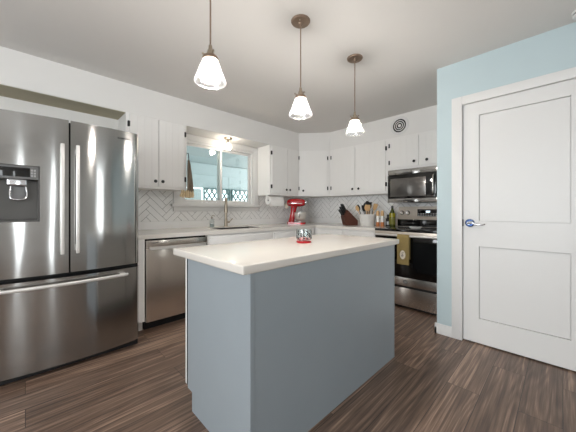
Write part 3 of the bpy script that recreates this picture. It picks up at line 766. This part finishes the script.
MB().lathe([(.053, ZC-.0161), (.051, ZC-.0235), (.001, ZC-.0236)], (sx, sy, 0), 36).build('sensor_slot', 'dark', r)
MB().lathe([(.056, ZC-.0238), (.053, ZC-.036), (.040, ZC-.042), (.001, ZC-.043)], (sx, sy, 0), 36).build('cover', 'trim', r)

# ------------------------------------------------------------------ faucet and soap bottle
fx, fyy = 2.01, 3.30
r = thing('faucet', 'brushed nickel gooseneck faucet behind the sink', 'faucet', (fx, fyy, CZ))
MB().lathe([(.030, CZ), (.030, CZ+.006), (.024, CZ+.012), (.022, CZ+.10), (.017, CZ+.11)], (fx, fyy, 0)).build('base', 'nickel', r)
MB().tube([(fx, fyy, CZ+.10), (fx, fyy, CZ+.22), (fx, fyy, CZ+.30), (fx-.018, fyy-.030, CZ+.365), (fx-.052, fyy-.086, CZ+.385), (fx-.088, fyy-.145, CZ+.355), (fx-.097, fyy-.160, CZ+.30)], .019, 16).build('spout', 'nickel', r)
MB().cyl((fx-.097, fyy-.160, CZ+.31), (fx-.099, fyy-.164, CZ+.20), .021, 18, .025).build('spray_head', 'nickel', r)
b = MB().cyl((fx+.018, fyy-.004, CZ+.062), (fx+.052, fyy-.010, CZ+.066), .014, 16); b.tube([(fx+.046, fyy-.01, CZ+.066), (fx+.065, fyy-.02, CZ+.085), (fx+.09, fyy-.03, CZ+.115)], .006); b.build('lever', 'nickel', r)
bx, by = 1.80, 3.31
r = thing('soap_bottle', 'clear glass soap dispenser bottle beside the faucet', 'soap dispenser', (bx, by, CZ))
MB().lathe([(.001, CZ+.0005), (.030, CZ+.001), (.032, CZ+.01), (.032, CZ+.085), (.022, CZ+.105), (.012, CZ+.112), (.012, CZ+.122)], (bx, by, 0)).build('bottle', 'clear', r)
MB().lathe([(.001, CZ+.004), (.027, CZ+.004), (.027, CZ+.045), (.001, CZ+.045)], (bx, by, 0)).build('soap', mat('grey_soap', (150, 160, 160), .2), r)
b = MB().cyl((bx, by, CZ+.119), (bx, by, CZ+.135), .014, 16); b.cyl((bx, by, CZ+.135), (bx, by, CZ+.155), .004, 8); b.tube([(bx, by, CZ+.155), (bx+.012, by-.012, CZ+.157), (bx+.03, by-.028, CZ+.150)], .0045); b.build('pump', 'nickel', r)

# ------------------------------------------------------------------ cloth bundle hung beside the window
hx, hy = 1.366, 3.072
hk = MB().tube([(1.3725, 3.16, 1.790), (1.378, 3.13, 1.812), (1.376, 3.09, 1.80), (1.372, 3.072, 1.755), (1.368, 3.070, 1.712), (1.360, 3.078, 1.71)], .005)
hk.box((1.3722, 3.145, 1.765), (1.3755, 3.175, 1.815), .001)
tag(hk.build('wall_hook', 'black'), 'thin black hook on the side of the cabinet left of the window', 'hook')
r = thing('dish_towel', 'striped dish towel with cream tassels hanging beside the sink window', 'towel', (hx, hy, 1.26))
b = MB(); rings = []
for k in range(15):
    t = k/14; z = 1.722 - .37*t; ring = []
    wq = .010 + .026*t**.7; 
    for i in range(28):
        a = 2*math.pi*i/28; q = wq*(1+.22*math.cos(5*a+2*t))
        ring.append(Vector((hx+.004+.020*t + q*math.cos(a), hy-.004 + .62*q*math.sin(a), z)))
    rings.append(ring)
b.loft(rings); b.build('cloth', 'knitgrey', r)
for k in range(16):
    a = k*2*math.pi/16 * 1.0; rr = .02+.025*random.random()
    x = hx-.002 + 1.9*rr*math.cos(a)-.008; y = hy-.008 + .5*rr*math.sin(a); z1_ = 1.372-.02*random.random(); z0_ = 1.275+.03*random.random()
    MB().tube([(x, y, z1_), (x+.004*math.cos(a), y, (z1_+z0_)/2), (x+.012*math.cos(a)-.006, y, z0_)], lambda t: .006+.007*t, 8, 3).build('tassel', 'fringe', r)

# ------------------------------------------------------------------ paper towel holder under the cabinet
py = 3.20; pz = 1.290
r = thing('paper_towel_holder', 'black paper towel holder mounted under the cabinet right of the window', 'towel holder', (2.84, py, 1.2))
b = MB().cyl((2.665, py, pz), (3.005, py, pz), .007, 12)
b.build('rod', 'black', r)
for x in (2.668, 2.992):
    MB().box((x-.004, py-.02, pz-.012), (x+.004, py+.02, ZB-.0005), .003).build('bracket', 'white', r)
b = MB().ball((3.012, py, pz), .016); b.build('end_knob', 'black', r)
b = MB(Matrix.Translation((2.69, py, pz)) @ Matrix.Rotation(R(90), 4, 'Y')).lathe([(.020, 0), (.064, 0), (.066, .004), (.066, .276), (.064, .28), (.020, .28)], seg=40, cap=False)
b.box((-.005, -.0672, .002), (.085, -.0655, .278))
tag(b.build('paper_towel_roll', 'paper'), 'white paper towel roll hanging under the cabinet right of the window', 'paper towels')

# ------------------------------------------------------------------ stand mixer (built facing +x, then turned)
mx_, my_ = 3.27, 3.165
r = thing('stand_mixer', 'red stand mixer with steel bowl in the worktop corner', 'mixer', (0, 0, 0))
b = MB()
base = [(-.14, -.06), (-.12, -.085), (0, -.095), (.09, -.105), (.165, -.095), (.175, -.06), (.14, -.035), (.12, 0), (.14, .035), (.175, .06), (.165, .095), (.09, .105), (0, .095), (-.12, .085), (-.14, .06)]
b.prism(base, 0, .030, .008, 3)
X_, Y_ = Vector((1, 0, 0)), Vector((0, 1, 0))
b.loft([ell((-.080+.012*k, 0, z), X_, Y_, a, w_, 24, 2.6) for k, (z, a, w_) in enumerate([(.02, .065, .080), (.06, .052, .066), (.12, .046, .056), (.18, .046, .054), (.24, .052, .058), (.29, .062, .062)])])
b.build('stand', 'red', r)
Z_ = Vector((0, 0, 1))
b = MB(); hd_ = [(-.150, .020, .015), (-.146, .048, .040), (-.13, .064, .054), (-.08, .074, .066), (0, .078, .070), (.07, .074, .066), (.13, .064, .058), (.165, .048, .046), (.178, .020, .02)]
b.loft([ell((x, 0, .350-.02*abs(x)), Y_, Z_, a, c_, 24, 2.4) for x, a, c_ in hd_]); b.build('motor_head', 'red', r)
b = MB(); b.loft([ell((x, 0, .333), Y_, Z_, a, .010, 24, 3.5) for x, a in [(-.128, .064), (-.08, .0755), (0, .0795), (.07, .0757), (.13, .0665)]]); b.build('trim_band', 'chrome', r)
MB().cyl((.176, 0, .352), (.192, 0, .352), .024, 20).build('hub_cap', 'chrome', r)
MB().cyl((.085, 0, .215), (.085, 0, .285), .022, 18, .032).build('beater_shaft', 'chrome', r)
MB().ball((.085, 0, .165), .05, (.9, .25, 1.1)).build('beater', 'silverpl', r)
bw = MB().lathe([(.030, .034), (.045, .034), (.045, .042), (.075, .060), (.100, .095), (.110, .140), (.112, .185), (.115, .188), (.109, .188), (.107, .142), (.097, .097), (.072, .064), (.03, .05)], (.085, 0, 0), 40, cap=False)
bo = bw.build('bowl', mat('satin_bowl', (226, 222, 216), .3, .6), r)
MB().tube([(.085, -.108, .165), (.085, -.145, .165), (.085, -.15, .12), (.085, -.106, .105)], .008).build('bowl_handle', 'chrome', bo)
b = MB(); b.cyl((-.135, 0, .305), (-.185, 0, .292), .040, 22, .048); sp = b.build('end_cap', 'cream', r); sp['label'] = 'cream rear cap'
MB().cyl((-.03, -.066, .25), (-.03, -.085, .25), .012, 14).build('speed_knob', 'blackpl', r)
r.location = (mx_, my_, CZ); r.rotation_euler = (0, 0, R(-54)); r.scale = (.95, .95, 1.03)

# ------------------------------------------------------------------ glass jar on the island
jx, jy = 1.404, 1.277
r = thing('glass_jar', 'small clear glass jar with red base on the island worktop', 'jar', (jx, jy, CZ))
MB().lathe([(.001, CZ), (.049, CZ), (.052, CZ+.004), (.052, CZ+.013), (.050, CZ+.0135), (.001, CZ+.0135)], (jx, jy, 0), 36).build('base', 'redwax', r)
MB().lathe([(.050, CZ+.014), (.053, CZ+.019), (.0535, CZ+.090), (.052, CZ+.095), (.0505, CZ+.090), (.0495, CZ+.019), (.001, CZ+.0155)], (jx, jy, 0), 36, cap=False).build('glass', 'clear', r)
b = MB()
for k in range(16):
    a = 2*math.pi*k/16
    for j in range(4):
        if (k+j) % 3 == 0: continue
        z = CZ+.034+.015*j; q = .0540
        b.box((-.006, -.0004, -.005), (.006, .0006, .005), xf=Matrix.Translation((jx+q*math.cos(a), jy+q*math.sin(a), z)) @ Matrix.Rotation(a+R(90), 4, 'Z') @ Matrix.Rotation(R(45), 4, 'Y'))
b.build('printed_pattern', 'body', r, smooth=0)
MB().lathe([(.001, CZ+.0162), (.048, CZ+.0192), (.0485, CZ+.030), (.030, CZ+.034), (.001, CZ+.033)], (jx, jy, 0), 30).build('filling', 'redwax', r)

# ------------------------------------------------------------------ things beside the stove
# knife block and knives, built around the origin then placed
KB = Matrix.Translation((3.60, 2.31, CZ)) @ Matrix.Rotation(R(145), 4, 'Z') @ Matrix.Scale(1.2, 4)
b = MB(KB); b.prism([(-.085, 0), (.075, 0), (.105, .115), (.055, .200), (-.085, .06)], -.055, .055, .004, xf=Matrix(((1, 0, 0, 0), (0, 0, 1, 0), (0, 1, 0, 0), (0, 0, 0, 1))))
b.build('tmpb', 'wood'); kb = bpy.data.objects['tmpb']; kb.name = 'knife_block'
tag(kb, 'slanted brown wooden knife block on the worktop', 'knife block')
dirk = Vector((.50, 0, .86)).normalized(); top0 = Vector((.105, 0, .115)); top1 = Vector((.055, 0, .200)); alongk = (top1-top0)
nk = 0
names = ['frontmost row, left', 'frontmost row, centre', 'frontmost row, right', 'middle row, left', 'middle row, centre', 'middle row, right', 'back row, left', 'back row, right']
spots = [(.2, -.036), (.2, 0), (.2, .036), (.52, -.036), (.52, 0), (.52, .036), (.84, -.022), (.84, .022)]
for (t, y), nm in zip(spots, names):
    p = top0 + alongk*t + Vector((0, y, 0)); e = dirk; L_ = .075+.03*t
    r = thing('kitchen_knife', 'black handled knife in the wooden knife block, ' + nm, 'knife', KB @ p, 'knives in the block')
    b = MB(KB); q = [p + e*.001, p + e*.012, p+e*(L_*.5), p+e*(L_*.85), p+e*L_]
    sd = Vector((-e.z, 0, e.x))
    b.loft([ell(c_, sd, Y_, a, w_, 12, 3) for c_, (a, w_) in zip(q, [(.011, .006), (.011, .007), (.012, .008), (.014, .008), (.009, .006)])]); b.build('handle', 'blackpl', r)
    b = MB(KB); b.box((-.008, -.0008, -.10), (.008, .0008, .004), xf=Matrix.Translation(p) @ Matrix.Rotation(math.atan2(e.x, e.z), 4, 'Y')); b.build('blade', 'chrome', r)
# utensil crock
cx, cy = 3.60, 2.015
cr_ = MB().lathe([(.001, CZ), (.092, CZ), (.098, CZ+.006), (.112, CZ+.150), (.117, CZ+.156), (.117, CZ+.172), (.110, CZ+.172), (.104, CZ+.14), (.090, CZ+.010), (.001, CZ+.008)], (cx, cy, 0), 36, cap=False)
tag(cr_.build('utensil_crock', 'crock'), 'white ceramic crock full of cooking utensils', 'crock')
def utensil(k, label, m, kind, ax, ay, tilt, L_=.30):
    a = Vector((cx+.040*ax, cy+.040*ay, CZ+.012)); L_ *= 1.08; d = Vector((ax*tilt, ay*tilt, 1)).normalized(); e = a + d*L_
    side = Vector((0.70, -.71, 0)); side = (side - d*side.dot(d)).normalized(); nn = d.cross(side)
    nm = {'spoon': 'cooking_spoon', 'spatula': 'spatula', 'ladle': 'ladle', 'whisk': 'whisk'}[kind]
    r = thing(nm, label, nm.replace('_', ' '), a, 'utensils in the crock')
    MB().cyl(a, a+d*(L_-.06), .0055, 10).build('handle', m, r)
    b = MB()
    if kind in ('spoon', 'ladle'):
        w_ = .026 if kind == 'spoon' else .036
        b.loft([ell(a+d*(L_-.07+.085*t) + nn*(.006*math.sin(math.pi*t)), side, nn, max(.004, w_*math.sin(math.pi*(.12+.80*t))**.7), .006, 14) for t in [i/8 for i in range(9)]])
        b.build('bowl', m, r)
    elif kind == 'spatula':
        b.loft([ell(a+d*(L_-.075+.095*t), side, nn, w_, .003, 14, 4) for t, w_ in ((0, .008), (.2, .024), (.6, .030), (1, .031))]); b.build('blade', m, r)
    else:
        for q in range(4):
            an = q*math.pi/4; s2 = side*math.cos(an)+nn*math.sin(an); p0 = a+d*(L_-.07)
            b.tube([p0+s2*.004, p0+s2*.022+d*.03, p0+s2*.026+d*.06, p0+d*.085, p0-s2*.026+d*.06, p0-s2*.022+d*.03, p0-s2*.004], .0014, 6, 4)
        b.build('wires', 'chrome', r)
utensil(0, 'black cooking spoon leaning left at the crock back', 'blackpl', 'spoon', -.3, 1.0, .32, .28)
utensil(1, 'light wooden spoon leaning far left over the crock rim', 'lightwood', 'spoon', -.9, .9, .30, .27)
utensil(2, 'large black ladle standing tallest in the middle of the crock', 'blackpl', 'ladle', .2, .1, .08, .315)
utensil(3, 'black slotted turner right of the ladle in the crock', 'blackpl', 'spatula', -.2, -.5, .2, .295)
utensil(4, 'pale wooden spatula leaning right in the crock', 'lightwood', 'spatula', .1, -1.0, .30, .28)
utensil(5, 'small wooden spoon in front of the ladle in the crock', 'lightwood', 'spoon', -.7, -.2, .14, .265)
utensil(6, 'wire whisk at the back right of the crock', 'blackpl', 'whisk', .8, -.6, .22, .28)
utensil(7, 'black slotted spoon left of the ladle in the crock', 'blackpl', 'spoon', .5, .7, .16, .295)
utensil(8, 'pale wooden spoon tallest of the wooden ones at the crock centre right', 'lightwood', 'spoon', .3, -.45, .12, .29)
utensil(9, 'short black spatula at the front of the crock', 'blackpl', 'spatula', -.8, .25, .16, .255)
utensil(10, 'pale wooden spatula at the front right of the crock', 'lightwood', 'spatula', -.75, -.6, .18, .26)
# mills
def mill(x, y, label):
    r = thing('spice_mill', label, 'spice mill', (x, y, CZ), 'spice mills by the crock')
    MB().lathe([(.001, CZ), (.024, CZ), (.025, CZ+.004), (.024, CZ+.058), (.022, CZ+.062), (.001, CZ+.062)], (x, y, 0), 24).build('base', 'amber', r)
    MB().lathe([(.001, CZ+.0625), (.021, CZ+.0625), (.020, CZ+.150), (.001, CZ+.150)], (x, y, 0), 24).build('body', 'crock', r)
    MB().lathe([(.001, CZ+.151), (.023, CZ+.151), (.025, CZ+.176), (.022, CZ+.212), (.008, CZ+.225), (.001, CZ+.226)], (x, y, 0), 24).build('cap', 'lightwood', r)
mill(3.60, 1.848, 'wood topped spice mill next to the white utensil crock')
mill(3.60, 1.782, 'wood topped spice mill next to the small dark bottle')
bx, by = 3.76, 1.775
r = thing('spice_bottle', 'small dark sauce bottle between spice mill and olive oil', 'bottle', (bx, by, CZ))
MB().lathe([(.001, CZ), (.027, CZ), (.028, CZ+.004), (.028, CZ+.105), (.014, CZ+.125), (.012, CZ+.14), (.001, CZ+.14)], (bx, by, 0), 22).build('body', mat('dark_sauce', (46, 40, 38), .12), r)
MB().lathe([(.001, CZ+.1402), (.015, CZ+.1402), (.015, CZ+.168), (.001, CZ+.169)], (bx, by, 0), 18).build('cap', 'blackpl', r)
MB().lathe([(.0284, CZ+.02), (.0287, CZ+.02), (.0287, CZ+.07), (.0284, CZ+.07)], (bx, by, 0), 22, cap=False).build('paper_label', 'silverpl', r)
bx, by = 3.72, 1.691
r = thing('olive_oil_bottle', 'tall green olive oil bottle left of the stove', 'bottle', (bx, by, CZ))
MB().lathe([(.001, CZ), (.039, CZ), (.0415, CZ+.006), (.0415, CZ+.170), (.036, CZ+.198), (.018, CZ+.235), (.016, CZ+.262), (.001, CZ+.263)], (bx, by, 0), 28).build('body', 'oliveglass', r)
MB().lathe([(.0418, CZ+.13), (.0423, CZ+.13), (.0423, CZ+.19), (.0418, CZ+.19)], (bx, by, 0), 28, cap=False).build('neck_label', 'oil', r)
MB().lathe([(.0418, CZ+.03), (.0423, CZ+.03), (.0423, CZ+.12), (.0418, CZ+.12)], (bx, by, 0), 28, cap=False).build('paper_label', mat('olive_label', (120, 118, 48), .6), r)
MB().lathe([(.001, CZ+.2632), (.016, CZ+.2632), (.016, CZ+.292), (.001, CZ+.293)], (bx, by, 0), 18).build('cap', 'blackpl', r)

# spoon rest with a spoon on the cooktop
sx_, sy_, sz = 3.34, 1.235, .9128
b = MB(Matrix.Translation((sx_, sy_, sz)) @ Matrix.Rotation(R(-70), 4, 'Z'))
b.loft([ell((0, 0, z), X_, Y_, a, w_, 28) for z, a, w_ in ((0, .05, .035), (.003, .056, .040), (.022, .075, .055), (.026, .077, .057), (.025, .073, .053), (.008, .055, .038), (.006, .01, .008))])
tag(b.build('spoon_rest', 'crock'), 'white oval spoon rest on the black cooktop', 'spoon rest')
r = thing('serving_spoon', 'black handled spoon lying in the white spoon rest', 'spoon', (sx_, sy_, sz+.02))
pa = Vector((sx_, sy_+.01, sz+.024)); pb = Vector((sx_+.03, sy_-.27, sz+.040))
MB().tube([pa.lerp(pb, .30), pa.lerp(pb, .65), pb], lambda t: .008+.006*t, 10, 3).build('handle', 'blackpl', r)
b = MB(); b.loft([ell(pa.lerp(pb, t), Vector((1, 0, 0)), Z_, w_, .003, 14) for t, w_ in ((-.10, .006), (-.05, .018), (.05, .024), (.16, .018), (.24, .007), (.34, .005))]); b.build('bowl', 'chrome', r)

# towel on the oven handle
ty0, ty1 = 1.335, 1.200
tw = thing('kitchen_towel', 'olive green kitchen towel with an oval emblem on the oven handle', 'towel', (RX-.05, 1.27, .50))
b = MB(); n = 18
def tpt(s, y):     # s in 0..1 from the front hem over the bar to the back hem
    k = (y-ty1)/(ty0-ty1); wv_ = .0035*math.sin(k*9+s*2)
    if s < .55: return Vector((RX-.0655 - .003 + wv_*(1-s/.55) - .0, y, .520 + (.842-.520)*s/.55))
    if s < .65:
        a = (s-.55)/.10*math.pi; return Vector((RX-.05-.0180*math.cos(a), y, .842+.0165*math.sin(a)))
    return Vector((RX-.0335+wv_*.3+.002, y, .842 - (.842-.58)*(s-.65)/.35))
ss = [i/40 for i in range(41)]
rings = []
for s in ss:
    ring = [tpt(s, ty1+(ty0-ty1)*k/n) for k in range(n+1)]
    d = (tpt(min(1, s+.01), ty1)-tpt(max(0, s-.01), ty1)).normalized(); nn = Vector((d.z, 0, -d.x))
    rings.append(ring + [p + nn*.003 for p in ring[::-1]])
b.loft(rings); b.build('cloth', 'towel', tw)
b = MB(Matrix(((0, 0, -1, RX-.0735), (1, 0, 0, 1.268), (0, 1, 0, .630), (0, 0, 0, 1))))
b.loft([ell((0, 0, z), X_, Y_, .031, .050, 30) for z in (0, .0012)]); em = b.build('emblem', 'cream', tw)
b = MB()
for (y0, z0_, y1, z1_) in ((1.280, .648, 1.258, .655), (1.270, .640, 1.262, .618), (1.262, .618, 1.276, .612), (1.276, .612, 1.282, .630)):
    b.cyl((RX-.0752, y0, z0_), (RX-.0752, y1, z1_), .0028, 8)
b.build('emblem_print', 'print_', em)
b = MB(Matrix(((0, 0, -1, RX-.0738), (1, 0, 0, 1.268), (0, 1, 0, .630), (0, 0, 0, 1))))
